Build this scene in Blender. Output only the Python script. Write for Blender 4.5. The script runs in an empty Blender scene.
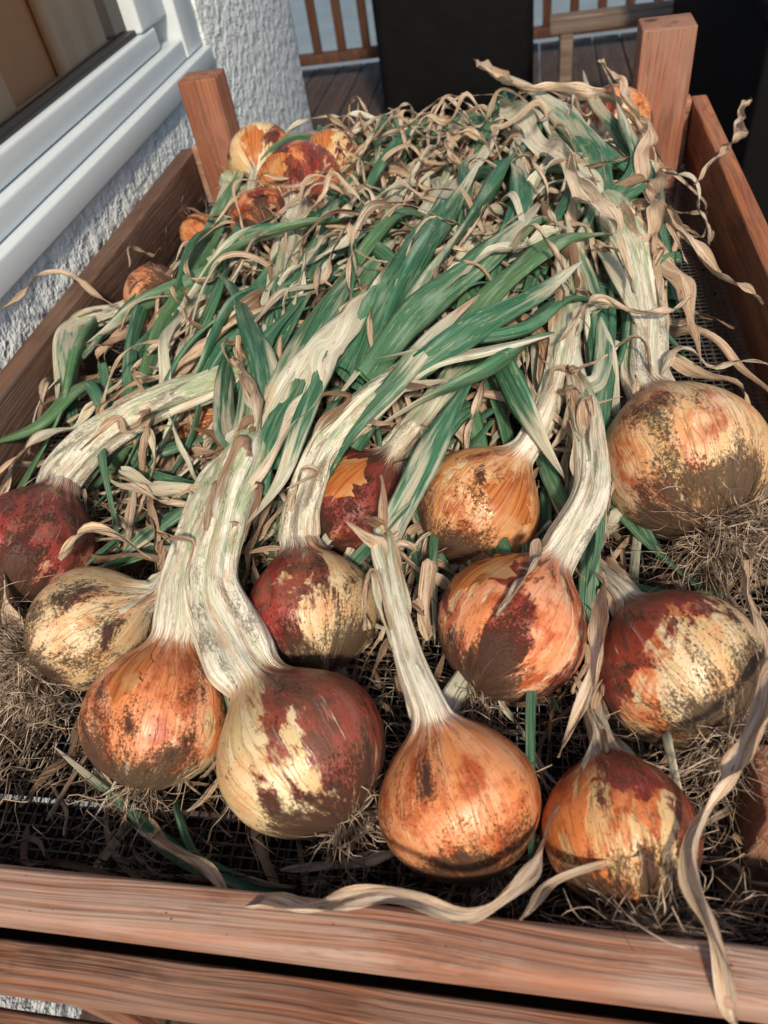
import bpy, math, random
import numpy as np
from mathutils import Vector, Matrix
random.seed(7); rng=np.random.default_rng(7)
S=bpy.context.scene
# ---------------------------------------------------------------- camera
H=0.54; F=735.0
fw=Vector((-0.191,0.674,-0.713)).normalized()
rt=Vector((0.9816,0.134,-0.1358)); rt=(rt-fw*rt.dot(fw)).normalized()
dn=fw.cross(rt).normalized()
cam=bpy.data.cameras.new("camera"); co=bpy.data.objects.new("camera",cam); S.collection.objects.link(co)
cam.sensor_fit='VERTICAL'; cam.sensor_height=36; cam.sensor_width=27; cam.lens=36*F/1024
cam.clip_start=0.01; cam.clip_end=200
cam.dof.use_dof=True; cam.dof.focus_distance=.64; cam.dof.aperture_fstop=7.5
up=-dn; bk=-fw
co.matrix_world=Matrix(((rt.x,up.x,bk.x,0),(rt.y,up.y,bk.y,0),(rt.z,up.z,bk.z,H),(0,0,0,1)))
S.camera=co
S.view_settings.view_transform='Standard'; S.view_settings.look='None'; S.view_settings.exposure=0
def ray(u,v): return rt*(u-384)+dn*(v-512)+fw*F
def K(u,v,z): return (H-z)/(-ray(u,v).z)
def P(u,v,z):
    r=ray(u,v); k=(H-z)/(-r.z); return Vector((r.x*k,r.y*k,z))
def sm(a,b,x):
    t=min(1,max(0,(x-a)/(b-a))); return t*t*(3-2*t)
def hp(x,y):
    return .02+.105*math.exp(-((abs(x+.15)/.36)**4))*sm(.42,.68,y)*(1-.4*sm(1.1,1.3,y))
def Q(u,v,z):
    zz=z
    for _ in range(5):
        p=P(u,v,zz); zz=max(z,hp(p.x,p.y)+.012)
    return P(u,v,zz)
# ---------------------------------------------------------------- node helpers
class T:
    def __init__(s,name):
        s.m=bpy.data.materials.new(name); s.m.use_nodes=True; s.t=s.m.node_tree
        s.b=s.t.nodes['Principled BSDF']; s.out=s.t.nodes['Material Output']
    def set(s,sock,v):
        if isinstance(v,bpy.types.NodeSocket): s.t.links.new(v,sock)
        elif v is not None:
            if sock.type=='RGBA' and len(v)==3: v=(*v,1)
            sock.default_value=v
    def n(s,ty,ins={},out=0,**pr):
        nd=s.t.nodes.new(ty)
        for k,v in pr.items(): setattr(nd,k,v)
        for k,v in ins.items(): s.set(nd.inputs[k],v)
        return nd.outputs[out]
    def M(s,op,a,b=None,c=None):
        nd=s.t.nodes.new('ShaderNodeMath'); nd.operation=op
        for i,v in enumerate((a,b,c)):
            if v is not None: s.set(nd.inputs[i],v)
        return nd.outputs[0]
    def V(s,op,a,b=None):
        nd=s.t.nodes.new('ShaderNodeVectorMath'); nd.operation=op
        s.set(nd.inputs[0],a)
        if b is not None: s.set(nd.inputs[1],b)
        return nd.outputs['Value'] if op=='DOT_PRODUCT' else nd.outputs[0]
    def mix(s,f,a,b,bt='MIX'):
        nd=s.t.nodes.new('ShaderNodeMix'); nd.data_type='RGBA'; nd.blend_type=bt
        s.set(nd.inputs[0],f); s.set(nd.inputs[6],a); s.set(nd.inputs[7],b); return nd.outputs[2]
    def ss(s,x,lo,hi,a=0.,b=1.):
        nd=s.t.nodes.new('ShaderNodeMapRange'); nd.interpolation_type='SMOOTHSTEP'
        for k,v in ((0,x),(1,lo),(2,hi),(3,a),(4,b)): s.set(nd.inputs[k],v)
        return nd.outputs[0]
    def noise(s,vec,sc=1.,det=3.,rough=.55,dist=0.):
        return s.n('ShaderNodeTexNoise',{'Vector':vec,'Scale':sc,'Detail':det,'Roughness':rough,'Distortion':dist})
    def attr(s,name,out=1):
        return s.n('ShaderNodeAttribute',out=out,attribute_name=name)
    def bump(s,h,dist=.001,st=1.):
        o=s.n('ShaderNodeBump',{'Height':h,'Distance':dist,'Strength':st}); s.set(s.b.inputs['Normal'],o)
    def done(s,col=None,rough=None,spec=None):
        if col is not None: s.set(s.b.inputs['Base Color'],col)
        if rough is not None: s.set(s.b.inputs['Roughness'],rough)
        if spec is not None: s.set(s.b.inputs['Specular IOR Level'],spec)
        return s.m
def onion_mat(i,outer,inner,red,po,pr,dirt,bd,rd):
    s=T("onion_skin_%d"%i); sd=i*7.31
    outer=(outer[0]*.92,outer[1]*.78,outer[2]*.62); inner=(inner[0]*.92,inner[1]*.85,inner[2]*.76)
    A=s.attr('onc'); W=s.attr('wp'); nk=s.attr('nk',2)
    A0=s.V('ADD',A,(sd,sd*.7,sd*.3))
    wob=s.n('ShaderNodeTexNoise',{'Vector':A0,'Scale':1.6,'Detail':2.},out=1)
    A1=s.V('ADD',A0,s.V('MULTIPLY',wob,(.22,.22,.1)))
    vein=s.noise(s.V('MULTIPLY',A1,(5.5,5.5,.40)),1,2)
    fine=s.noise(s.V('MULTIPLY',A1,(24,24,.7)),1,2)
    line=s.ss(s.M('ABSOLUTE',s.M('SUBTRACT',vein,.5)),.0,.012)
    wn=s.noise(A0,2.0,3,.6)
    p1=s.noise(s.V('MULTIPLY',A0,(1.1,1.1,.75)),1.0,4,.65,.4)
    mo=s.ss(s.M('ADD',s.M('ADD',p1,po),s.M('ADD',s.M('MULTIPLY',s.V('DOT_PRODUCT',W,bd),.22),s.M('MULTIPLY',s.M('SUBTRACT',vein,.5),.22))),.47,.54)
    p2=s.noise(s.V('MULTIPLY',s.V('ADD',A0,(5.,3,1)),(1.1,1.1,.85)),1.3,4.5,.66,.5)
    mr=s.ss(s.M('ADD',s.M('ADD',p2,pr),s.M('ADD',s.M('MULTIPLY',s.V('DOT_PRODUCT',W,rd),.25),s.M('MULTIPLY',s.M('SUBTRACT',fine,.5),.12))),.50,.56)
    cin=s.mix(s.M('MULTIPLY',s.ss(vein,.40,.60),.7),inner,(inner[0]*.84,inner[1]*.74,inner[2]*.50))
    cin=s.mix(s.M('MULTIPLY',s.ss(wn,.42,.72),.75),cin,(.68,.34,.15))
    dk=(outer[0]*.62,outer[1]*.36,outer[2]*.30)
    lt=(min(.85,outer[0]*1.12),outer[1]*1.6,outer[2]*2.5)
    cou=s.mix(s.ss(s.noise(s.V('MULTIPLY',A1,(2,2,.9)),1.2,3),.30,.62),lt,outer)
    cou=s.mix(s.ss(s.noise(A0,2.2,4,.62),.45,.64),cou,dk)
    cou=s.mix(s.M('MULTIPLY',s.ss(fine,.50,.70),.25),cou,lt)
    col=s.mix(mo,cin,cou)
    cre=s.mix(s.ss(s.noise(A0,4.5,3),.4,.65),red,(red[0]*.4,red[1]*.5,red[2]*.5))
    col=s.mix(s.M('MULTIPLY',mr,.90),col,cre)
    col=s.mix(s.M('MULTIPLY',s.ss(fine,.46,.34),.24),col,(.25,.09,.035))
    col=s.mix(s.M('MULTIPLY',s.M('SUBTRACT',1.,line),.55),col,(.24,.09,.035))
    # neck
    n2=s.noise(s.V('MULTIPLY',A1,(13,13,.35)),1,1)
    cn=s.mix(s.ss(vein,.44,.66),(.80,.77,.65),(.58,.64,.44))
    cn=s.mix(s.ss(fine,.46,.62),cn,(.83,.80,.70))
    cn=s.mix(s.M('MULTIPLY',s.ss(s.noise(s.V('MULTIPLY',A0,(2,2,1.0)),1.4,4),.50,.64),.7),cn,(.56,.40,.26))
    cn=s.mix(s.M('MULTIPLY',s.ss(s.M('ABSOLUTE',s.M('SUBTRACT',n2,.5)),.022,.0),.65),cn,(.26,.19,.10))
    cn=s.mix(s.M('MULTIPLY',s.M('SUBTRACT',1.,line),.7),cn,(.26,.17,.09))
    cn=s.mix(s.M('MULTIPLY',s.ss(fine,.43,.35),.4),cn,(.38,.33,.20))
    cn=s.mix(s.M('MULTIPLY',s.ss(s.M('ADD',s.M('MULTIPLY',nk,.28),wn),.86,1.06),.6),cn,(.22,.36,.17))
    mk=s.ss(s.M('ADD',nk,s.M('MULTIPLY',s.M('SUBTRACT',fine,.5),1.2)),.15,.5)
    col=s.mix(mk,col,cn)
    # dirt
    sp=s.noise(A0,24.,5,.82)
    zz=s.n('ShaderNodeSeparateXYZ',{0:A},out=2)
    basew=s.ss(zz,-.10,-.95)
    d1=s.ss(s.M('ADD',s.M('ADD',sp,s.M('MULTIPLY',s.M('SUBTRACT',p2,.5),1.2)),s.M('ADD',s.M('MULTIPLY',basew,.32),dirt-.03)),.58,.76)
    d2=s.ss(s.noise(A0,34.,3,.6),.64,.70)
    d=s.M('MAXIMUM',d1,s.M('MULTIPLY',d2,.8))
    d=s.M('MULTIPLY',d,s.M('SUBTRACT',1.,s.M('MULTIPLY',mk,.35)))
    col=s.mix(s.M('MULTIPLY',d,.93),col,s.mix(fine,(.020,.011,.007),(.075,.04,.022)))
    h=s.M('ADD',s.M('ADD',s.M('MULTIPLY',mo,.35),s.M('MULTIPLY',mr,.26)),s.M('ADD',s.M('MULTIPLY',fine,s.M('ADD',.22,s.M('MULTIPLY',mk,.5))),s.M('ADD',s.M('MULTIPLY',line,.18),s.M('MULTIPLY',d,.7))))
    s.bump(h,.0022,.75)
    ro=s.M('ADD',s.M('MULTIPLY',d,.35),s.ss(wn,.3,.7,.29,.46))
    return s.done(col,ro,.5)
def leaf_mat():
    s=T("onion_leaf"); L=s.attr('lc'); age=s.attr('age',2)
    sx=s.t.nodes.new('ShaderNodeSeparateXYZ'); s.t.links.new(L,sx.inputs[0])
    ac,al,rn=sx.outputs
    V1=s.n('ShaderNodeCombineXYZ',{0:s.M('MULTIPLY',ac,11.),1:s.M('MULTIPLY',al,7.),2:s.M('MULTIPLY',rn,91.)})
    V2=s.n('ShaderNodeCombineXYZ',{0:s.M('MULTIPLY',ac,2.6),1:s.M('MULTIPLY',al,16.),2:s.M('MULTIPLY',rn,57.)})
    st=s.noise(V1,1.6,2); bl=s.noise(V2,1.,4,.6); bl2=s.noise(V2,3.2,3,.65)
    g=s.mix(s.ss(st,.35,.65),(.022,.120,.068),(.085,.235,.125))
    g=s.mix(s.M('MULTIPLY',s.ss(rn,.6,1.),.5),g,(.15,.27,.10))
    g=s.mix(s.M('MULTIPLY',s.ss(bl,.45,.72),.7),g,(.32,.45,.34))
    g=s.mix(s.M('MULTIPLY',s.ss(bl2,.60,.7),.6),g,(.58,.50,.30))
    w=s.mix(s.ss(st,.42,.60),(.82,.79,.68),(.54,.60,.42))
    w=s.mix(s.M('MULTIPLY',s.ss(bl,.50,.64),.65),w,(.60,.44,.29))
    w=s.mix(s.M('MULTIPLY',s.ss(bl2,.60,.68),.7),w,(.25,.15,.08))
    d=s.mix(s.ss(st,.38,.62),(.80,.64,.46),(.46,.30,.18))
    d=s.mix(s.ss(bl,.47,.63),d,s.mix(rn,(.84,.74,.62),(.38,.20,.10)))
    d=s.mix(s.ss(bl2,.58,.68),d,(.16,.08,.045))
    d=s.mix(s.M('MULTIPLY',s.ss(s.M('FRACT',s.M('MULTIPLY',rn,17.3)),.50,.95),.75),d,(.17,.085,.045))
    ag=s.M('ADD',age,s.M('MULTIPLY',s.M('SUBTRACT',bl,.5),.5))
    col=s.mix(s.ss(ag,.25,.42),g,w); col=s.mix(s.ss(ag,.6,.72),col,d); col=s.mix(s.ss(age,1.05,1.40,0.,.88),col,(.05,.028,.017))
    s.bump(st,.0014,.9)
    s.done(col,s.ss(ag,.3,.7,.38,.62),.4)
    tr=s.n('ShaderNodeBsdfTranslucent',{'Color':col})
    mx=s.n('ShaderNodeMixShader',{0:.14,1:s.b.outputs[0],2:tr})
    s.t.links.new(mx,s.out.inputs[0]); return s.m
def root_mat():
    s=T("onion_root"); p=s.n('ShaderNodeTexCoord',out=3)
    n=s.noise(p,60,2); return s.done(s.mix(s.ss(n,.36,.66),(.10,.065,.042),(.62,.50,.38)),.8,.2)
def skin_mat():
    s=T("loose_onion_skin"); A=s.attr('onc')
    f=s.noise(s.V('MULTIPLY',A,(18,18,.9)),1,2); b=s.noise(A,2.2,3)
    c=s.mix(s.ss(f,.35,.65),(.66,.25,.07),(.38,.10,.03)); c=s.mix(s.ss(b,.45,.7),c,(.64,.36,.16))
    s.bump(f,.0014,.6); s.done(c,.33,.5)
    tr=s.n('ShaderNodeBsdfTranslucent',{'Color':c}); mx=s.n('ShaderNodeMixShader',{0:.2,1:s.b.outputs[0],2:tr})
    s.t.links.new(mx,s.out.inputs[0]); return s.m
def wood_mat(name,axis,c1,c2,c3,dust=.3,sc=1.,dc=(.44,.30,.23),wear=.6):
    s=T(name); p=s.n('ShaderNodeTexCoord',out=3)
    oi=s.n('ShaderNodeObjectInfo',out=5)
    off=s.n('ShaderNodeCombineXYZ',{0:s.M('MULTIPLY',oi,13.),1:s.M('MULTIPLY',oi,7.),2:oi})
    p=s.V('ADD',p,off)
    a=[55.*sc]*3; a[axis]=1.3*sc
    b=[330.*sc]*3; b[axis]=4.*sc
    e=[40.*sc]*3; e[axis]=9.*sc
    wob=s.n('ShaderNodeTexNoise',{'Vector':p,'Scale':4.,'Detail':1.},out=1)
    pw=s.V('ADD',p,s.V('MULTIPLY',wob,(.025,.025,.025)))
    g1=s.noise(s.V('MULTIPLY',pw,tuple(a)),1,3,.6); g2=s.noise(s.V('MULTIPLY',pw,tuple(b)),1,2)
    blot=s.noise(p,7,5,.6)
    c=s.mix(s.ss(g1,.3,.7),c1,c2); c=s.mix(s.M('MULTIPLY',s.ss(s.M('ABSOLUTE',s.M('SUBTRACT',g1,.5)),.05,.0),.5),c,c3)
    c=s.mix(s.M('MULTIPLY',s.ss(g2,.49,.63),.65),c,c3)
    c=s.mix(s.M('MULTIPLY',s.ss(s.M('ADD',blot,s.M('MULTIPLY',s.M('SUBTRACT',g2,.5),.8)),.38,.62),dust),c,dc)
    wr=s.noise(s.V('MULTIPLY',p,tuple(e)),1,5,.7)
    c=s.mix(s.M('MULTIPLY',s.ss(wr,.52,.68),wear),c,(.10,.06,.045))
    kn=s.n('ShaderNodeTexVoronoi',{'Vector':s.V('MULTIPLY',p,tuple([5. if i==axis else 9. for i in range(3)])),'Scale':1.})
    c=s.mix(s.ss(kn,.12,.04,0.,.8),c,(.07,.025,.012))
    h=s.M('ADD',s.M('MULTIPLY',g1,.6),s.M('MULTIPLY',g2,1.1))
    s.bump(h,.0018,.9); return s.done(c,s.ss(g2,.3,.7,.6,.85),.25)
def plain(name,c,r=.5,var=.25,sc=20,spec=.5,bump=0,metal=0.):
    s=T(name); p=s.n('ShaderNodeTexCoord',out=3); n=s.noise(p,sc,4,.6)
    s.b.inputs['Metallic'].default_value=metal
    if bump: s.bump(n,bump)
    return s.done(s.mix(n,tuple(x*(1-var) for x in c),tuple(min(1,x*(1+var)) for x in c)),r,spec)
# ---------------------------------------------------------------- mesh helpers
def catmull(ctrl,step):
    c=[np.array(x,float) for x in ctrl]
    c=[2*c[0]-c[1]]+c+[2*c[-1]-c[-2]]
    out=[]
    for i in range(1,len(c)-2):
        p0,p1,p2,p3=c[i-1:i+3]
        for t in np.linspace(0,1,24,endpoint=False):
            out.append(.5*((2*p1)+(-p0+p2)*t+(2*p0-5*p1+4*p2-p3)*t*t+(-p0+3*p1-3*p2+p3)*t**3))
    out.append(c[-2]); out=np.array(out)
    d=np.r_[0,np.cumsum(np.linalg.norm(np.diff(out[:,:3],axis=0),axis=1))]
    n=max(4,int(d[-1]/step)+1); s=np.linspace(0,d[-1],n)
    return np.stack([np.interp(s,d,out[:,k]) for k in range(out.shape[1])],1),s
def frames(p):
    t=np.gradient(p,axis=0); t/=np.linalg.norm(t,axis=1)[:,None]+1e-12
    n=np.zeros_like(p); a=np.array([0,0,1.]); 
    if abs(t[0,2])>.9: a=np.array([0,1.,0])
    v=a-t[0]*np.dot(a,t[0]); n[0]=v/np.linalg.norm(v)
    for i in range(1,len(p)):
        v=n[i-1]-t[i]*np.dot(n[i-1],t[i]); n[i]=v/(np.linalg.norm(v)+1e-12)
    return t,n,np.cross(t,n)
class MB:
    def __init__(s): s.v=[];s.f=[];s.a={};s.nv=0
    def add(s,v,f,**at):
        s.v.append(v); s.f.append(f+s.nv)
        for k,x in at.items(): s.a.setdefault(k,[]).append(x)
        s.nv+=len(v)
    def build(s,name,mat,origin=(0,0,0),parent=None,smooth=True):
        me=bpy.data.meshes.new(name); v=np.concatenate(s.v)-np.array(origin); f=np.concatenate(s.f)
        me.vertices.add(len(v)); me.vertices.foreach_set('co',v.astype(np.float32).ravel())
        me.loops.add(f.size); me.loops.foreach_set('vertex_index',f.astype(np.int32).ravel())
        me.polygons.add(len(f)); me.polygons.foreach_set('loop_start',np.arange(0,f.size,f.shape[1],dtype=np.int32))
        me.update(calc_edges=True); me.validate()
        if smooth: me.polygons.foreach_set('use_smooth',np.ones(len(me.polygons),bool))
        for k,x in s.a.items():
            x=np.concatenate(x).astype(np.float32)
            if x.ndim==1: me.attributes.new(k,'FLOAT','POINT').data.foreach_set('value',x)
            else: me.attributes.new(k,'FLOAT_VECTOR','POINT').data.foreach_set('vector',x.ravel())
        me.materials.append(mat)
        o=bpy.data.objects.new(name,me); S.collection.objects.link(o)
        if parent is not None: o.parent=parent
        else: o.location=origin
        return o
def gridf(n,m,closed):
    i=np.arange(n-1)[:,None]; mm=m if closed else m-1
    j=np.arange(mm)[None,:]; j2=(j+1)%m
    return np.stack([(i*m+j).ravel(),(i*m+j2).ravel(),((i+1)*m+j2).ravel(),((i+1)*m+j).ravel()],1)
def empty(name,loc):
    e=bpy.data.objects.new(name,None); e.location=loc; e.empty_display_size=.02; S.collection.objects.link(e); return e
PT=np.array([-.97,-.955,-.90,-.78,-.60,-.35,-.08,.18,.42,.62,.78,.92,1.06,1.22,1.4])
PR=np.array([.05,.17,.33,.57,.78,.94,1.0,.985,.89,.745,.59,.45,.345,.28,.25])
def smooth_interp(x,xp,fp):
    m=np.gradient(fp,xp); i=np.clip(np.searchsorted(xp,x)-1,0,len(xp)-2)
    h=xp[i+1]-xp[i]; t=np.clip((x-xp[i])/h,0,1)
    return (2*t**3-3*t**2+1)*fp[i]+(t**3-2*t**2+t)*h*m[i]+(-2*t**3+3*t**2)*fp[i+1]+(t**3-t**2)*h*m[i+1]
def tube_leaf(mb,ctrl,w,age0,age1,flat=.45,step=.006,rnd=None,nseg=12,tip=True):
    p,s=catmull(ctrl,step); n=len(p); L=s[-1]; u=s/L
    rn=random.random() if rnd is None else rnd
    ph=rng.uniform(0,6.28,6)
    p=p+np.stack([np.sin(s*23+ph[0])*.0025*u,np.sin(s*17+ph[1])*.0025*u,np.sin(s*29+ph[2])*.0018*u],1)
    t,nn,bb=frames(p)
    tw=.7*np.sin(s*6+ph[3])+ph[4]*.15
    N=nn*np.cos(tw)[:,None]+bb*np.sin(tw)[:,None]; B=np.cross(t,N)
    prof=np.clip((1-u)*2.0,0,1)**.75*(.90+.10*np.sin(s*48+ph[5]))+.02
    th=np.linspace(0,2*np.pi,nseg,endpoint=False)[None,:]
    fl=flat*(1+.45*np.sin(s*31+ph[2]))[:,None]*np.minimum(1,1.25-u*.6)[:,None]
    r=w*prof[:,None]*(1+.07*np.sin(3*th+ph[0]+s[:,None]*9)+.04*np.sin(5*th+ph[1]+s[:,None]*21))
    crease=.6*np.exp(-((np.cos(th))**2)*6)*(np.sin(th)>0)
    v=p[:,None,:]+B[:,None,:]*(r*np.cos(th))[...,None]+N[:,None,:]*(r*fl*np.sin(th)*(1-crease))[...,None]
    lc=np.stack([np.broadcast_to(np.cos(th),(n,nseg))*np.ones((n,1)),np.broadcast_to(s[:,None],(n,nseg)),np.full((n,nseg),rn)],2).reshape(-1,3)
    ag=np.repeat(age0+(age1-age0)*u**2.2,nseg)
    mb.add(v.reshape(-1,3),gridf(n,nseg,True),lc=lc,age=ag)
def ribbon(mb,ctrl,w,age0,age1,curl=1.6,step=.005,K_=7,ruf=.0025,taper=1.,twist=3.,jit=.004,rnd=None):
    p,s=catmull(ctrl,step); n=len(p); L=s[-1]; u=s/L; ph=rng.uniform(0,6.28,12)
    rn=random.random() if rnd is None else rnd
    for k in range(3): p[:,k]+=jit*(np.sin(s*37+ph[k])+.5*np.sin(s*83+ph[k+3]))*min(1,L*6)*np.minimum(1,u*4)
    t,nn,bb=frames(p)
    tw=twist*(np.sin(s*5+ph[6])+.35*np.sin(s*19+ph[7]))
    N=nn*np.cos(tw)[:,None]+bb*np.sin(tw)[:,None]; B=np.cross(t,N)
    ww=w*2*(np.clip((1-u)*3.,0,1)**.8*taper+(1-taper))*(np.clip(u*8+.4,0,1))*(1+.22*np.sin(s*41+ph[8])+.12*np.sin(s*97+ph[9]))
    a=np.linspace(-.5,.5,K_)[None,:]
    phi=(curl*(1+.45*np.sin(s*21+ph[10])))[:,None]+.01
    rho=ww[:,None]/phi
    x=rho*np.sin(a*phi); y=rho*(1-np.cos(a*phi))
    y=y+ruf*(np.abs(a)*2)**1.5*np.sin(s[:,None]*95+ph[11]+np.sign(a)*1.7)+ruf*.5*np.sin(s[:,None]*160+a*9)
    v=p[:,None,:]+B[:,None,:]*x[...,None]+N[:,None,:]*y[...,None]
    lc=np.stack([np.broadcast_to(a*2,(n,K_)),np.broadcast_to(s[:,None],(n,K_)),np.full((n,K_),rn)],2).reshape(-1,3)
    ag=np.repeat(age0+(age1-age0)*u,K_)
    mb.add(v.reshape(-1,3),gridf(n,K_,False),lc=lc,age=ag)
def hair(mb,ctrl,r,step=.006):
    p,s=catmull(ctrl,step); n=len(p); t,nn,bb=frames(p); u=s/s[-1]
    rr=(r*(1-.6*u))[:,None]
    th=np.array([0,2.09,4.19])[None,:]
    v=p[:,None,:]+nn[:,None,:]*(rr*np.cos(th))[...,None]+bb[:,None,:]*(rr*np.sin(th))[...,None]
    mb.add(v.reshape(-1,3),gridf(n,3,True))
LEAF=leaf_mat(); ROOT=root_mat(); SKIN=skin_mat()
OR=(.74,.30,.11); TAN=(.74,.46,.22); CR=(.80,.70,.48); RED=(.25,.024,.020)
cnt=[0]
def onion(c,r,neck,leaves=(),outer=OR,inner=CR,red=RED,po=0.,pr=-.12,dirt=0.,bd=(0,0,0),rd=(0,0,0),zc=None,roots=60,rl=.05,rdir=None,flaps=1,sq=1.):
    i=cnt[0]; cnt[0]+=1
    z=.04
    for _ in range(4):
        R=r*K(c[0],c[1],z)*.985; z=R*.93 if zc is None else zc
    C=np.array(P(c[0],c[1],z))
    nk=[np.r_[np.array(Q(a,b,zz)),wp*K(a,b,zz)] for a,b,zz,wp in neck]
    ax=nk[0][:3]-C; ax/=np.linalg.norm(ax)
    e=empty("onion",tuple(C))
    base=[np.r_[C+ax*R*q,0] for q in (-.97,-.4,.1,.6,1.0)]
    d0=np.linalg.norm(nk[0][:3]-C)/R
    if d0<=1.25: nk[0][:3]=C+ax*R*1.3
    tail=nk[-1].copy(); tail[:3]+=(nk[-1][:3]-nk[-2][:3])*.45; tail[3]*=.35
    ctrl=base+nk+[tail]
    for b in base: b[3]=nk[0][3]
    p4,s=catmull(ctrl,.0022 if R>.03 else .003); p=p4[:,:3]; nr=p4[:,3]
    tt=s/R-.97
    pr_=smooth_interp(np.clip(tt,-.97,1.4),PT,PR)*R
    ww=np.array([sm(.75,1.35,x) for x in tt])
    rad=np.where(tt<1.5,pr_*(1-ww)+nr*ww,nr)
    rad=np.maximum(rad,np.minimum(nr,pr_)*.95)
    n=len(p); ns=96 if r>45 else 56; th=np.linspace(0,2*np.pi,ns,endpoint=False)[None,:]
    ph=rng.uniform(0,6.28,10)
    T_=tt[:,None]
    mod=1+.032*np.sin(2*th+ph[0]+.6*T_)+.024*np.sin(3*th+ph[1])+.010*np.sin(5*th+ph[2]+T_)+.005*np.sin(9*th+ph[3])+.016*np.sin(3.1*T_+ph[4]+np.sin(th+ph[5]))
    nkm=np.clip((T_-.75)/.6,0,1)
    mod+=nkm*(.13*np.sin(2*th+ph[5]+.8*T_)+.10*np.sin(3*th+ph[6]+1.2*T_)+.08*np.sin(7*th+ph[7]-.5*T_)+.035*np.sin(13*th+ph[8])+.06*np.sin(4*T_+ph[9]+2*np.sin(th)))
    t,nn,bb=frames(p)
    r2=rad[:,None]*mod
    v=p[:,None,:]+nn[:,None,:]*(r2*np.cos(th))[...,None]+bb[:,None,:]*(r2*np.sin(th))[...,None]
    v=v.reshape(-1,3)
    onc=np.stack([np.broadcast_to(np.cos(th),(n,ns)),np.broadcast_to(np.sin(th),(n,ns)),np.broadcast_to(T_,(n,ns))],2).reshape(-1,3)
    nkv=np.repeat(np.clip((tt-.8)/.7,0,1)+np.clip(tt-1.6,0,3)*.33,ns)
    mb=MB(); mb.add(v,gridf(n,ns,True),onc=onc,wp=(v-C)/R,nk=nkv)
    cap=np.vstack([v[:ns],[C-ax*R*.985]*ns]); 
    f=np.stack([np.arange(ns),(np.arange(ns)+1)%ns,(np.arange(ns)+1)%ns+ns,np.arange(ns)+ns],1)[:,::-1]
    mb.add(cap,f,onc=np.vstack([onc[:ns],onc[:ns]*np.array([.2,.2,1])]),wp=(cap-C)/R,nk=np.zeros(2*ns))
    mb.build("bulb",onion_mat(i,outer,inner,red,po,pr,dirt,bd,rd),origin=C,parent=e)
    fb=MB()
    for _ in range(flaps):
        a0=random.uniform(0,6.28); da=random.uniform(.6,1.3); t0=random.uniform(.2,.6); dt=random.uniform(.6,1.)
        U,Vv=30,30; q=rng.uniform(0,6.28,6)
        g=[];oc=[]
        for iu in range(U):
            for iv in range(Vv):
                x=iu/(U-1)-.5; y=iv/(Vv-1)-.5
                aa=a0+x*da*(1+.2*math.sin(y*9+q[0])+.07*math.sin(y*27+q[1]))*(1-.35*abs(y))
                tv=t0+y*dt*(1+.2*math.sin(x*7+q[2])+.08*math.sin(x*25+q[3]))*(1-.7*abs(x))
                k=int(np.clip(np.searchsorted(tt,tv),1,n-1))
                fr=(tv-tt[k-1])/(tt[k]-tt[k-1]+1e-9); rk=rad[k-1]+(rad[k]-rad[k-1])*min(1,max(0,fr))
                mk_=1+.032*math.sin(2*aa+ph[0]+.6*tv)+.024*math.sin(3*aa+ph[1])+.010*math.sin(5*aa+ph[2]+tv)+.016*math.sin(3.1*tv+ph[4]+math.sin(aa+ph[5]))
                lift=.014+.09*max(0,x*2-.4)**2*(.6+.4*math.sin(y*7+q[4]))+.03*max(0,abs(y)*2-.6)**2
                g.append(p[k]+(nn[k]*math.cos(aa)+bb[k]*math.sin(aa))*(rk*mk_+lift*R)+t[k]*(tv-tt[k])*R); oc.append((math.cos(aa),math.sin(aa),tv+i))
        fb.add(np.array(g),gridf(U,Vv,False),onc=np.array(oc))
    if flaps: fb.build("loose_skin",SKIN,origin=C,parent=e)
    if roots:
        rb=MB(); rd_=-ax if rdir is None else np.array(rdir,float); 
        for _ in range(int(roots*2.4)):
            dd=np.cross(ax,rng.normal(size=3)); dd/=np.linalg.norm(dd)
            st=C-ax*R*.93+dd*R*random.uniform(0,.28)
            dv=(rd_*.8+dd*random.uniform(.1,1.)+rng.normal(size=3)*.35); dv/=np.linalg.norm(dv)
            l=rl*random.uniform(.4,1.6); pts=[st+ax*R*.08]
            q=st
            for k in range(6):
                pts.append(q.copy()); q=q+dv*l/6; dv=dv+rng.normal(size=3)*.6+np.array([0,0,-.18]); dv/=np.linalg.norm(dv)
                if q[2]<.003: q[2]=.003+random.random()*.006
                if q[1]<.124 and q[2]<.09: q[1]=.124+random.random()*.004
            hair(rb,pts,random.uniform(.0003,.0008))
        rb.build("roots",ROOT,origin=C,parent=e)
    lb=MB(); le=[q[:3] for q in nk][-2:]
    last=nk[-1]
    for L in leaves:
        ty,wpx,pts=L
        w=wpx*K(pts[0][0],pts[0][1],.1)
        off=rng.normal(size=3)*last[3]*.35
        ctrl=[le[0]+off*.5,le[1]+off*.6]+[np.array(Q(*q)) for q in pts]
        if ty=='g': tube_leaf(lb,ctrl,w,.38,.05,flat=.45)
        elif ty=='w': tube_leaf(lb,ctrl,w,.48,.58,flat=.36)
        elif ty=='gd': tube_leaf(lb,ctrl,w,.2,.9,flat=.35)
        elif ty=='wd': ribbon(lb,ctrl,w,.5,.85,curl=2.6,twist=1.2)
        else: ribbon(lb,ctrl,w,.75,1.,curl=2.2,twist=2)
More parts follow.
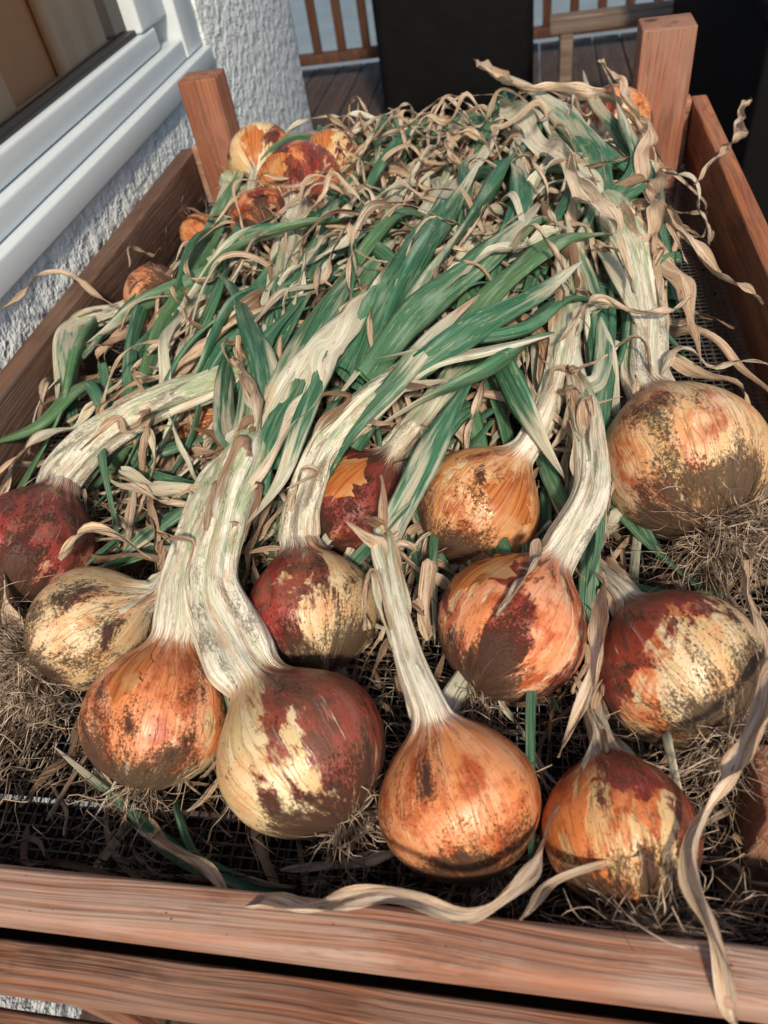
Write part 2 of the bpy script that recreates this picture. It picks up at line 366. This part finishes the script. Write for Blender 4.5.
    for _ in range(10 if r>45 else 2):
        k=random.randrange(int(n*.42),n-3); k2=min(n-1,k+random.randint(14,36)); a=random.uniform(0,6.28)
        dr=nn[k]*math.cos(a)+bb[k]*math.sin(a); km=(k+k2)//2
        c0=p[k]+dr*rad[k]*.98; c1=p[k2]+dr*rad[k2]*1.2; c2=c1+dr*random.uniform(.004,.02)+rng.normal(size=3)*.01; c3=c2+rng.normal(size=3)*.012-np.array([0,0,.008])
        ribbon(lb,[c0,p[km]+dr*rad[km]*1.08,c1,c2,c3],random.uniform(.002,.006),random.uniform(.45,.8),1.,curl=1.6,twist=.5,jit=.0015)
    lb.build("leaves",LEAF,origin=C,parent=e)
# ---------------------------------------------------------------- onions
onion((460,800),80,[(428,705,.085,17),(405,645,.10,13),(388,575,.12,11),(383,545,.125,11)],
  [('g',16,[(405,500,.13),(440,430,.14),(478,372,.15)]),('d',6,[(384,515,.14),(381,475,.15)]),('g',8,[(412,505,.125),(425,470,.12)])],
  outer=(.80,.35,.15),po=.16,pr=-.12,dirt=.03,rl=.05)
onion((303,752),86,[(240,655,.08,31),(213,592,.095,25),(226,515,.12,24),(250,455,.14,24)],
  [('w',17,[(285,395,.155),(320,350,.16),(355,310,.16),(372,285,.16)]),('g',14,[(268,385,.16),(250,330,.16),(232,292,.16)]),
   ('g',15,[(290,370,.165),(318,310,.17),(345,272,.17)]),('g',13,[(228,430,.14),(225,370,.14),(235,330,.14)]),('wd',11,[(262,400,.17),(240,350,.15)]),
   ('w',14,[(300,380,.16),(335,335,.17),(380,290,.17),(420,250,.17)]),('g',14,[(250,400,.15),(262,350,.16),(300,300,.165)]),('w',14,[(262,410,.15),(280,370,.16)])],
  outer=(.76,.46,.22),inner=(.80,.72,.50),po=-.1,pr=-.02,rd=(.8,.3,.4),dirt=-.01,roots=50,flaps=0)
onion((157,716),73,[(176,630,.08,22),(182,575,.095,16),(198,520,.11,15),(220,475,.12,15)],
  [('w',12,[(245,440,.13),(265,410,.13)]),('d',8,[(215,450,.12),(190,420,.12)])],
  outer=(.76,.31,.14),po=.0,bd=(0,.5,1.1),pr=-.12,dirt=.04,roots=50)
onion((92,628),64,[(160,590,.07,12),(180,560,.08,9)],[('d',6,[(200,530,.09),(230,520,.09)])],
  outer=TAN,inner=(.80,.68,.48),po=-.10,pr=-.08,dirt=.11,roots=180,rl=.11,rdir=(-.6,-.6,-.1))
onion((34,548),64,[(65,475,.08,18),(110,430,.10,17),(170,398,.115,16),(225,378,.125,15)],
  [('w',14,[(270,360,.13),(310,340,.14)]),('g',12,[(260,350,.14),(300,300,.15),(330,260,.16)]),('d',9,[(250,380,.14),(270,420,.12)])],
  outer=(.56,.20,.12),red=(.26,.03,.03),po=.12,pr=.10,dirt=.07,roots=60)
onion((312,612),66,[(300,545,.075,17),(303,500,.10,15),(330,440,.13,15),(382,392,.155,14)],
  [('w',16,[(430,362,.165),(490,350,.165),(560,335,.165)]),('g',15,[(430,350,.17),(480,320,.17),(535,285,.17)]),('w',11,[(420,385,.16),(450,380,.16)])],
  outer=(.60,.2,.08),red=(.26,.022,.022),po=-.05,pr=.07,bd=(-.6,0,0),rd=(-1.1,0,.1),dirt=.05,roots=50,flaps=0)
onion((352,505),58,[(392,452,.08,14),(415,425,.10,13)],[('g',14,[(440,395,.13),(500,330,.14)]),('w',12,[(430,400,.13),(450,360,.14)])],
  outer=(.50,.2,.12),red=(.24,.03,.03),po=.1,pr=.12,dirt=.09,roots=40)
onion((478,508),64,[(522,452,.085,16),(548,405,.11,14),(562,350,.13,14),(567,295,.14,13)],
  [('w',12,[(566,260,.15),(556,215,.15)]),('g',12,[(580,250,.15),(590,200,.15),(560,160,.14)]),('d',9,[(560,250,.16),(540,210,.16),(500,190,.14)])],
  outer=(.76,.42,.20),po=.12,pr=-.12,dirt=.02,roots=40)
onion((512,628),77,[(560,552,.08,18),(590,490,.10,15),(588,430,.115,13),(578,390,.12,12)],
  [('w',12,[(570,340,.13),(575,290,.13)]),('g',11,[(600,380,.12),(605,320,.13),(590,260,.13)]),('g',9,[(595,470,.11),(600,540,.08),(590,590,.07)])],
  outer=(.84,.37,.19),po=.10,pr=-.02,dirt=.01,roots=40,flaps=2)
onion((684,462),84,[(645,375,.085,20),(644,320,.11,19),(632,262,.135,17),(612,215,.15,16)],
  [('w',16,[(580,165,.16),(545,120,.16),(505,98,.15)]),('gd',12,[(640,170,.16),(620,110,.17),(600,60,.18)]),('d',12,[(660,250,.14),(690,300,.12),(705,360,.10)]),
   ('w',14,[(590,180,.16),(540,150,.15)]),('gd',12,[(590,150,.17),(540,95,.18),(475,62,.18)]),('d',9,[(640,240,.15),(660,200,.16),(655,150,.16)]),('d',7,[(640,200,.15),(700,250,.13),(760,310,.12)])],
  outer=(.76,.46,.25),inner=(.80,.64,.42),po=-.02,pr=-.22,dirt=.04,bd=(-.3,0,.2),roots=250,rl=.085,rdir=(.7,-.5,-.1))
onion((680,668),80,[(628,600,.06,10),(600,570,.05,7)],[('d',5,[(590,560,.05)])],
  outer=(.70,.28,.12),inner=(.80,.70,.50),po=-.12,pr=-.01,bd=(-.7,0,.3),rd=(-.9,.9,0),dirt=.05,roots=190,rl=.07,rdir=(.3,-.8,0),flaps=0)
onion((622,832),78,[(600,735,.05,10),(590,700,.04,8)],[('d',6,[(580,690,.04)])],
  outer=(.72,.26,.09),inner=(.78,.60,.34),po=.06,pr=.04,dirt=.04,rd=(.4,.5,0),roots=220,rl=.07,rdir=(.3,-.7,.05),flaps=1)
# back group
onion((300,188),44,[(292,235,.15,13),(283,275,.15,11)],[('w',12,[(270,320,.15),(250,370,.14)]),('g',9,[(280,320,.15),(290,370,.14)])],outer=(.62,.24,.10),po=.05,pr=.04,dirt=.04,zc=.15,roots=20,rl=.04)
onion((262,160),34,[(255,205,.13,9),(250,240,.13,9)],[('w',8,[(240,290,.12)])],outer=(.66,.28,.11),po=-.02,pr=-.03,dirt=.04,zc=.14,roots=30,rl=.03)
onion((332,163),31,[(330,205,.14,9),(325,240,.14,9)],[('w',8,[(310,280,.12)])],outer=TAN,po=.0,pr=-.03,dirt=.04,zc=.15,roots=30,rl=.03)
onion((262,222),32,[(240,190,.12,8),(230,180,.12,9)],[('w',10,[(212,250,.12),(180,320,.11),(150,385,.08)]),('g',9,[(200,260,.12),(170,330,.11),(160,370,.09)])],outer=(.60,.22,.09),po=.2,pr=.02,zc=.14,roots=10)
onion((157,297),33,[(120,310,.07,9),(85,320,.08,9)],[('g',12,[(68,350,.09),(72,400,.06),(80,440,.03)]),('g',9,[(55,330,.08),(30,370,.07)]),('w',8,[(60,340,.09),(55,400,.06)])],outer=(.62,.30,.16),po=.1,pr=-.02,dirt=.06,zc=.095,roots=20)
onion((203,236),22,[(215,260,.05,6),(225,280,.05,6)],[],outer=(.62,.26,.1),po=.2,zc=.10,roots=5)
onion((612,128),38,[(590,165,.12,11),(585,190,.12,11)],[('w',9,[(570,240,.13)])],outer=(.70,.34,.16),po=.1,pr=-.03,dirt=.05,zc=.10,roots=40,rl=.05)
onion((212,432),34,[(240,400,.09,10),(255,380,.09,9)],[('d',8,[(280,360,.1)])],outer=(.60,.24,.10),po=.1,dirt=.07,zc=.05,roots=10)
onion((470,150),24,[(450,180,.13,8),(440,200,.13,8)],[('w',8,[(420,240,.14)])],outer=(.70,.4,.2),po=.1,zc=.11,roots=30)
# ---------------------------------------------------------------- leaf pile
pile=MB()
G=[
 (17,[(505,165,.17),(465,225,.18),(420,285,.18),(375,345,.17)]),(16,[(470,170,.16),(430,230,.17),(385,300,.17)]),
 (15,[(520,225,.17),(470,270,.18),(410,320,.18)]),(15,[(545,290,.17),(490,320,.18),(430,360,.17),(380,400,.15)]),
 (13,[(530,340,.15),(480,372,.16),(420,400,.14)]),(12,[(518,150,.17),(520,200,.17),(500,260,.16)]),
 (13,[(600,235,.16),(555,245,.17),(500,285,.17)]),(13,[(590,280,.14),(600,350,.12),(600,430,.09)]),
 (12,[(610,250,.13),(612,330,.12),(600,400,.10)]),(14,[(505,370,.14),(530,420,.12),(545,450,.10)]),
 (12,[(236,180,.14),(205,250,.13),(165,330,.11),(145,390,.08)]),(11,[(300,240,.15),(260,290,.15),(225,340,.14)]),
 (10,[(0,440,.06),(40,425,.07),(75,390,.08)]),(11,[(30,470,.05),(60,410,.07),(78,350,.09)]),
 (12,[(350,280,.17),(320,330,.17),(290,390,.16),(268,440,.15)]),(12,[(232,290,.16),(255,340,.17),(268,400,.16)]),
 (12,[(640,180,.15),(600,150,.17),(560,120,.17)]),(11,[(660,230,.13),(640,160,.15),(600,110,.16)]),
 (12,[(400,190,.15),(380,240,.16),(350,300,.16)]),(10,[(330,250,.15),(300,300,.16),(270,350,.15)]),
 (11,[(450,420,.12),(420,470,.11),(400,520,.10)]),(9,[(590,400,.10),(595,480,.08),(590,560,.06)]),
 (8,[(120,800,.012),(170,850,.012),(230,880,.01)]),(8,[(180,820,.01),(200,860,.012),(260,880,.012)]),
 (10,[(350,160,.14),(330,220,.15),(300,290,.15)]),(13,[(150,480,.06),(200,492,.07),(240,480,.08)]),
 (15,[(455,205,.19),(420,255,.19),(395,310,.18)]),(14,[(440,330,.18),(400,380,.17),(350,430,.14)]),
 (12,[(260,200,.15),(225,265,.14),(190,340,.12)]),(13,[(560,300,.16),(520,330,.16),(450,345,.17)]),
 (11,[(330,360,.17),(300,420,.16),(280,480,.13)]),(11,[(110,330,.10),(150,300,.12),(215,275,.13)])]
for w,pts in G:
    if random.random()<.5: pts=pts[::-1]
    ctrl=[np.array(Q(*q)) for q in pts]; w*=K(pts[1][0],pts[1][1],pts[1][2])
    d_=ctrl[0]-ctrl[1]; ctrl=[ctrl[0]+d_*.7-np.array([0,0,.02])]+ctrl
    d_=ctrl[-1]-ctrl[-2]; ctrl=ctrl+[ctrl[-1]+d_*.9+rng.normal(size=3)*.012]
    for q_ in ctrl: q_[2]=max(.006,q_[2]); q_[1]=max(.135,q_[1]); q_[0]=min(.225,q_[0])
    tube_leaf(pile,ctrl,w*1.08,random.uniform(-.1,.15),random.uniform(.3,.9),flat=.45)
D=[
 (9,[(95,768,.02),(150,838,.03),(265,905,.09),(380,908,.097),(470,903,.097),(530,862,.085),(592,775,.06)],.9,.12),
 (15,[(790,650,.10),(740,755,.11),(708,850,.105),(712,930,.10),(722,990,.085),(728,1020,.05)],.9,.12),
 (12,[(605,575,.10),(598,640,.10),(590,700,.08),(562,752,.06)],.9,.18),
 (10,[(745,560,.07),(752,640,.07),(768,700,.07)],.85,.24),
 (8,[(475,60,.19),(520,90,.19),(600,95,.17),(650,140,.16)],.9,.12),(7,[(600,60,.2),(640,120,.18),(650,190,.16),(690,260,.14)],.85,.3),
 (7,[(750,100,.10),(730,150,.11),(690,180,.11)],.9,.24),(12,[(500,100,.17),(560,160,.18),(600,210,.18),(640,290,.16)],.55,.12),
 (9,[(120,470,.08),(170,490,.09),(230,500,.10)],.5,.2),(9,[(110,480,.07),(150,500,.08),(210,510,.08)],.6,.2),
 (8,[(540,540,.10),(520,590,.12),(500,620,.12)],.9,.18),(9,[(430,560,.09),(425,600,.08),(432,640,.05)],.85,.3),
 (14,[(400,260,.17),(370,300,.18),(330,360,.17),(290,430,.16),(240,520,.12)],.5,.12),(11,[(560,230,.17),(480,265,.18),(400,310,.18)],.45,.2),
 (3,[(0,310,.12),(60,275,.12),(120,310,.12)],.95,.3),(8,[(0,560,.09),(10,600,.07),(30,650,.03)],.9,.24),
 (5,[(560,340,.16),(600,300,.16),(640,310,.15),(690,300,.13)],.9,.12),(5,[(280,870,.01),(400,850,.03),(470,880,.02)],.9,.2),
 (4,[(520,920,.09),(560,880,.08),(620,860,.08),(650,850,.09)],.9,.12),(6,[(60,560,.09),(100,530,.10),(150,560,.09)],.9,.24)]
for w,pts,ag,rn_ in D:
    ctrl=[np.array(Q(*q)) for q in pts]; w*=K(pts[1][0],pts[1][1],pts[1][2])
    ribbon(pile,ctrl,w,ag,min(1,ag+.2),curl=2.3,twist=.9,rnd=rn_)
X0,X1,Y0,Y1=-.585,.25,.1215,1.29
def inside(q):
    q[0]=min(X1-.02,max(X0+.02,q[0])); q[1]=min(Y1-.02,max(Y0+.02,q[1])); return q
def rnd_leaf(kind):
    while True:
        x=random.gauss(-.15,.17); y=random.uniform(.45,1.27)
        if -.55<x<.12 and not (x<-.28 and y>.92): break
    a=random.gauss(math.pi/2-.30,.4)
    if random.random()<.2 and kind=='d': a=random.uniform(0,6.28)
    L=random.uniform(.12,.36) if kind=='d' else random.uniform(.22,.42)
    f=random.uniform(.45,1.1) if kind=='d' else random.uniform(.7,1.2); pts=[]; kap=random.gauss(0,.3 if kind=='d' else .12)
    if kind=='c': f=random.uniform(1.05,1.4); L=random.uniform(.08,.24); kap=random.gauss(0,.4); a=random.uniform(0,6.28)
    if random.random()<.5: a+=math.pi
    for k in range(6):
        q=inside(np.array([x,y,0.])); q[2]=.01+hp(q[0],q[1])*f+random.gauss(0,.009)+(.02 if k in(2,3) else 0)
        if kind!='d': q[0]=min(q[0],.16)
        q[2]=max(.006,q[2]); pts.append(q); x+=math.cos(a)*L/5; y+=math.sin(a)*L/5; a+=kap+random.gauss(0,.26 if kind in 'dc' else .14)
    return pts
for _ in range(130): tube_leaf(pile,rnd_leaf('g'),random.uniform(.005,.011),random.uniform(-.2,.25),random.uniform(0,.9),flat=.4,step=.009,nseg=9)
for _ in range(34): tube_leaf(pile,rnd_leaf('w'),random.uniform(.005,.010),random.uniform(.36,.5),random.uniform(.4,.85),flat=.35,step=.009,nseg=9)
for _ in range(95): ribbon(pile,rnd_leaf('w'),random.uniform(.004,.009),random.uniform(.4,.55),random.uniform(.6,1.),curl=random.uniform(2,4.5),twist=random.uniform(.5,2),K_=7,step=.006,ruf=.002,jit=.003)
for _ in range(400): ribbon(pile,rnd_leaf('d'),random.uniform(.0012,.007),random.uniform(.5,.95),random.uniform(.65,1.3),curl=random.uniform(1,4),twist=random.uniform(1,3.5),K_=5,step=.006,ruf=.002,jit=.006)
for _ in range(130): ribbon(pile,rnd_leaf('c'),random.uniform(.0007,.004),random.uniform(.6,.95),random.uniform(.8,1.0),curl=random.uniform(1.5,3),twist=random.uniform(1,3),K_=5,step=.005,ruf=.002,jit=.0045,rnd=random.choice([None,.12,.18,.24]))
def bare(x,y): return (x>.07 and y>.5 and random.random()<.93)
for k_ in range(500):
    x=random.uniform(X0+.02,X1-.02); y=random.uniform(Y0+.015,1.25) if k_<350 else random.uniform(Y0+.015,.5); a=random.uniform(0,6.28); L=random.uniform(.03,.14); pts=[]
    if bare(x,y): continue
    for k in range(4):
        pts.append(inside(np.array([x,y,random.uniform(.003,.022)]))); x+=math.cos(a)*L/3; y+=math.sin(a)*L/3; a+=random.gauss(0,.6)
    ribbon(pile,pts,random.uniform(.001,.004),random.uniform(.8,1.2),random.uniform(1.0,1.4),curl=random.uniform(1,4),K_=4,step=.007,ruf=.001,jit=.003)
pile.build("onion_leaf_pile",LEAF)
fib=MB()
for _ in range(2300):
    x=random.uniform(X0+.02,X1-.02); y=random.uniform(Y0+.01,1.27) if random.random()<.4 else random.uniform(Y0+.01,.5)
    if bare(x,y): continue
    a=random.uniform(0,6.28); L=random.uniform(.02,.11); zb=random.uniform(.002,.03)
    if random.random()<.35: zb=hp(x,y)+random.uniform(0,.03)
    pts=[]
    for k in range(5):
        pts.append(inside(np.array([x,y,max(.002,zb+random.gauss(0,.007))]))); x+=math.cos(a)*L/4; y+=math.sin(a)*L/4; a+=random.gauss(0,.8)
    hair(fib,pts,random.uniform(.0003,.0007),step=.007)
s_=T("dry_fibre"); p_=s_.n('ShaderNodeTexCoord',out=3)
fib.build("root_fibres",s_.done(s_.mix(s_.ss(s_.noise(p_,40,2),.40,.68),(.045,.028,.018),(.54,.42,.30)),.8,.2))
cr=MB()
ico=np.array([[1,0,0],[0,1,0],[-1,0,0],[0,-1,0],[0,0,1],[0,0,-1]],float)
cf=np.array([[0,1,4],[1,2,4],[2,3,4],[3,0,4],[1,0,5],[2,1,5],[3,2,5],[0,3,5]])
for _ in range(3200):
    x=random.uniform(X0+.01,X1-.01); y=random.uniform(Y0,1.28) if random.random()<.4 else random.uniform(Y0,.5); r=random.uniform(.0006,.0032)
    cr.add(ico*r*(1+rng.normal(size=(6,3))*.3)+np.array([x,y,r*.8+random.random()*.003]),cf)
for _ in range(40):
    x=random.uniform(X0+.01,X1+.1); y=random.uniform(Y0-.027,Y0-.003); r=random.uniform(.0002,.0006)
    cr.add(ico*r*(1+rng.normal(size=(6,3))*.3)+np.array([x,y,.085+r*.7]),cf)
cr.build("soil_crumbs",plain("soil",(.035,.021,.013),.95,.5,200,.1),smooth=False)
# ---------------------------------------------------------------- wire mesh
def box(mb,a,b):
    a=np.array(a);b=np.array(b)
    v=np.array([[ (a,b)[i][0],(a,b)[j][1],(a,b)[k][2]] for i in(0,1) for j in(0,1) for k in(0,1)])
    f=np.array([[0,1,3,2],[4,6,7,5],[0,4,5,1],[2,3,7,6],[0,2,6,4],[1,5,7,3]]); mb.add(v,f)
rack=empty("wooden_drying_rack",(0,0,0))
wm=MB(); pit=.0085
x=X0
while x<X1: box(wm,(x-.0006,Y0-.01,-.0012),(x+.0006,Y1+.01,0)); x+=pit
y=Y0
while y<Y1: box(wm,(X0-.01,y-.0006,-.0004),(X1+.01,y+.0006,.0008)); y+=pit
wm.build("wire_mesh_floor",plain("wire",(.17,.17,.17),.4,.4,80,.5,metal=.5),parent=rack,smooth=False)
WX=wood_mat("cedar_x",0,(.44,.225,.145),(.34,.16,.10),(.17,.08,.052),.7,1.,(.42,.31,.25),.75)
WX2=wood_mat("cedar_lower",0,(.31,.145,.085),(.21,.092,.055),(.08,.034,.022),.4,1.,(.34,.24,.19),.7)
WY=wood_mat("cedar_y",1,(.50,.20,.09),(.36,.125,.055),(.15,.05,.025),.3)
WZ=wood_mat("cedar_z",2,(.34,.14,.08),(.24,.09,.05),(.11,.042,.027),.35)
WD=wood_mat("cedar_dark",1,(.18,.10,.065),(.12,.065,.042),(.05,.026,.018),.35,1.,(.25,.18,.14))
BLK=plain("shade_dark_timber",(.03,.018,.012),.9,.3,20,.1)  # near-black colour stands in for shadow in the front rail gaps
def board(name,a,b,mat,parent,bev=.003,rot=None):
    mb=MB(); a=np.array(a,float);b=np.array(b,float); c=(a+b)/2
    box(mb,a-c,b-c); o=mb.build(name,mat,parent=parent,smooth=False); o.location=c
    m=o.modifiers.new("b","BEVEL"); m.width=bev; m.segments=3
    if rot: o.rotation_euler=rot
    return o
RH=.095
board("front_rail",(X0-.06,Y0-.030,.050),(.42,Y0,.085),WX,rack,.005)
board("front_inner_rail",(X0-.06,Y0-.016,.002),(.42,Y0-.001,.0495),BLK,rack,.002)  # gap backing, coloured dark so the gap reads as shadow
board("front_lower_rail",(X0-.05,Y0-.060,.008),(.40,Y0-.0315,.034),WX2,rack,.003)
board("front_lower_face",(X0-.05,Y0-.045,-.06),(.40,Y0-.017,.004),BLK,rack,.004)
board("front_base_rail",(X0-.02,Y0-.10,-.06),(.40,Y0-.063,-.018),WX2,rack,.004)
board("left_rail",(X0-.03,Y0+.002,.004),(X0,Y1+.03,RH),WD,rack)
board("right_rail",(X1,Y0+.002,.004),(X1+.024,Y1+.03,RH+.005),WY,rack)
board("right_lower_rail",(X1-.002,Y0+.002,-.085),(X1+.03,Y1+.03,-.004),WY,rack)
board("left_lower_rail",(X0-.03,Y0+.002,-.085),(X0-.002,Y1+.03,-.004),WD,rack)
board("back_rail",(X0+.002,Y1+.001,.004),(X1-.002,Y1+.026,RH+.01),WX,rack)
board("corner_post",(X0+.037,Y1-.055,-.6),(X0+.102,Y1-.002,.222),WZ,rack)
board("corner_post",(X1-.095,Y1-.068,-.6),(X1-.022,Y1-.002,.222),WZ,rack)
board("front_corner_block",(.14,.19,-.08),(.20,.24,.075),WZ,rack)
board("leg",(X0+.002,Y0+.004,-.7),(X0+.06,Y0+.06,-.002),WZ,rack)
board("leg",(X1-.06,Y0+.004,-.7),(X1-.002,Y0+.06,-.002),WZ,rack)
for k in range(12):
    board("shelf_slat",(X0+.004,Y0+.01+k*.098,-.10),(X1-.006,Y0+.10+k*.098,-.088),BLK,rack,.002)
# ---------------------------------------------------------------- house wall and window
XW=-.665
def stucco():
    s=T("stucco"); p=s.n('ShaderNodeTexCoord',out=3)
    n=s.noise(p,38,3,.6,.2); b=s.noise(p,110,2); h=s.M('ADD',s.ss(n,.3,.7),s.M('MULTIPLY',b,.3))
    s.bump(h,.008,.75); return s.done(s.mix(s.ss(n,.32,.5),(.60,.69,.71),(.76,.83,.84)),.85,.2)
ST=stucco()
wall=empty("house_wall",(XW,1.2,.5))
def wpart(name,a,b,mat,bev=.004):
    o=board(name,a,b,mat,None,bev); w=o.location.copy(); o.parent=wall; o.location=w-wall.location; return o
zb,zg=.125,.243; y1g,y1f,ye=1.47,1.70,2.40
wpart("stucco_below_window",(XW-.2,-.2,-.9),(XW,y1f,zb),ST,.002)
wpart("stucco_beside_window",(XW-.2,y1f+.001,-.9),(XW,ye,2.2),ST,.002)
wpart("stucco_above_window",(XW-.2,-.2,1.4),(XW-.001,y1f,2.2),ST,.002)
PV=plain("white_pvc",(.66,.74,.77),.35,.06,6,.5)
wpart("window_sill",(XW-.1,-.199,zb+.001),(XW+.012,y1f-.001,zb+.040),PV,.004)
wpart("window_frame_bottom",(XW-.1,-.199,zb+.042),(XW-.006,y1f-.10,zb+.078),PV,.005)
wpart("sash_bottom",(XW-.1,-.199,zb+.080),(XW-.022,y1g+.06,zg),PV,.006)
wpart("window_frame_side",(XW-.1,y1f-.098,zb+.042),(XW-.004,y1f-.002,1.399),PV,.005)
wpart("sash_side",(XW-.1,y1g,zg+.001),(XW-.022,y1f-.10,1.398),PV,.006)
wpart("gasket",(XW-.06,-.198,zg+.001),(XW-.034,y1g-.001,zg+.010),plain("rubber",(.02,.02,.02),.5),.002)
g=T("window_glass"); fr=g.n('ShaderNodeFresnel',{'IOR':1.30}); ta=g.n('ShaderNodeBsdfTransparent',{'Color':(.96,.95,.93)}); gl=g.n('ShaderNodeBsdfGlossy',{'Roughness':.02})
g.t.links.new(g.n('ShaderNodeMixShader',{0:fr,1:ta,2:gl}),g.out.inputs[0])
mbg=MB(); mbg.add(np.array([[0,-.9,-.6],[0,.9,-.6],[0,.9,.6],[0,-.9,.6]])*np.array([1,.925,.96]),np.array([[0,1,2,3]]))
o=mbg.build("glass_pane",g.m,parent=wall,smooth=False); o.location=(-.05,-.565,.324)
CU=plain("warm_reflection",(.92,.70,.48),.8,.1,5); DKI=plain("warm_reflection_panel",(.84,.48,.27),.8,.2,8)  # added tan interior, its colour stands in for warm reflections in the glass
wpart("warm_reflection_panel",(XW-.105,-.19,zg-.05),(XW-.10,y1g+.1,1.39),DKI,.001)
for k in range(5):
    a=-.1+k*.34; wpart("warm_reflection_fold",(XW-.098,a,zg-.04),(XW-.07,a+.17,1.385),CU,.012)
# ---------------------------------------------------------------- deck, railing and background
ZF=-.72
DK=wood_mat("deck_board",1,(.08,.056,.046),(.05,.036,.031),(.02,.014,.012),.2,.5,(.11,.09,.08))  # albedo lowered: background shade is put into the deck colour
deck=empty("wooden_deck",(0,0,ZF))
for k in range(52):
    x=-4+k*.145
    if x>3.4: break
    o=board("deck_board",(x,-2.5,ZF-.03),(x+.138,4.85,ZF),DK,None,.004); w=o.location.copy(); o.parent=deck; o.location=w-deck.location
mb=MB(); box(mb,(-60,-60,ZF-.52),(60,60,ZF-.5)); 
mb.build("ground",plain("pale_paving",(.22,.29,.33),.9,.3,2.,.2),smooth=False)
RB=wood_mat("shaded_railing_wood",2,(.11,.046,.026),(.07,.032,.02),(.03,.014,.01),.2,.6,(.12,.07,.045))  # darkened wood tones carry the shade on the railing
ra=empty("deck_railing",(0,4.6,ZF))
def rp(name,a,b,mat=RB):
    o=board(name,a,b,mat,None,.004); w=o.location.copy(); o.parent=ra; o.location=w-ra.location
rp("bottom_rail",(-3.9,4.60,ZF+.08),(3.4,4.66,ZF+.13)); rp("top_rail",(-3.9,4.57,ZF+.95),(3.4,4.69,ZF+.99))
for k in range(52):
    x=-3.85+k*.14
    rp("picket",(x,4.61,ZF+.131),(x+.045,4.65,ZF+.949))
BK=plain("black_cover",(.006,.0065,.007),.7,.3,8,.08,bump=.01)
gr=empty("covered_barbecue_grill",(-.35,4.,ZF))
def gp(name,a,b,bev):
    o=board(name,a,b,BK,None,bev); w=o.location.copy(); o.parent=gr; o.location=w-gr.location
gp("cover_skirt",(-.68,3.75,ZF+.03),(.02,4.3,ZF+.8),.05); gp("cover_hood",(-.62,3.8,ZF+.79),(-.04,4.25,ZF+1.1),.12)
for a in(-.62,-.1):
    gp("wheel",(a,3.8,ZF+.001),(a+.06,3.95,ZF+.1),.03)
be=empty("garden_bench",(.7,3.4,ZF)); BW=wood_mat("bench_wood",0,(.22,.17,.13),(.15,.11,.085),(.07,.05,.035),.2,.6,(.22,.18,.15))
def bp(name,a,b):
    o=board(name,a,b,BW,None,.006); w=o.location.copy(); o.parent=be; o.location=w-be.location
for k in range(2): bp("seat_slat",(.08,3.38+k*.11,ZF+.40),(1.1,3.46+k*.11,ZF+.43))
for xx in(.12,1.0):
    for yy in(3.38,3.50): bp("leg",(xx,yy,ZF+.001),(xx+.05,yy+.05,ZF+.399))
sc=empty("storage_cabinet",(1.2,2.6,ZF)); BR_=plain("black_resin",(.006,.006,.007),.7,.2,10,.08)
def sp_(name,a,b,bev=.01):
    o=board(name,a,b,BR_,None,bev); w=o.location.copy(); o.parent=sc; o.location=w-sc.location
sp_("body",(.50,1.9,ZF+.001),(1.9,3.2,ZF+.75)); sp_("lid",(.48,1.87,ZF+.751),(1.93,3.23,ZF+.80),.015); sp_("handle",(1.2,1.85,ZF+.6),(1.45,1.869,ZF+.63),.005)
# ---------------------------------------------------------------- light
sd=Vector((.20,-.64,.60)).normalized()
w=bpy.data.worlds.new("World"); S.world=w; w.use_nodes=True
nt=w.node_tree; sk=nt.nodes.new('ShaderNodeTexSky'); sk.sky_type='NISHITA'; sk.sun_disc=False
sk.sun_elevation=math.asin(sd.z); sk.sun_rotation=math.atan2(sd.x,sd.y); sk.dust_density=2.5; sk.ozone_density=1.
nt.links.new(sk.outputs[0],nt.nodes['Background'].inputs[0]); nt.nodes['Background'].inputs[1].default_value=.105
L=bpy.data.lights.new("sun",'SUN'); L.energy=3.7; L.angle=math.radians(5); L.color=(1,.84,.66)
lo=bpy.data.objects.new("sun",L); S.collection.objects.link(lo); lo.rotation_euler=sd.to_track_quat('Z','Y').to_euler()
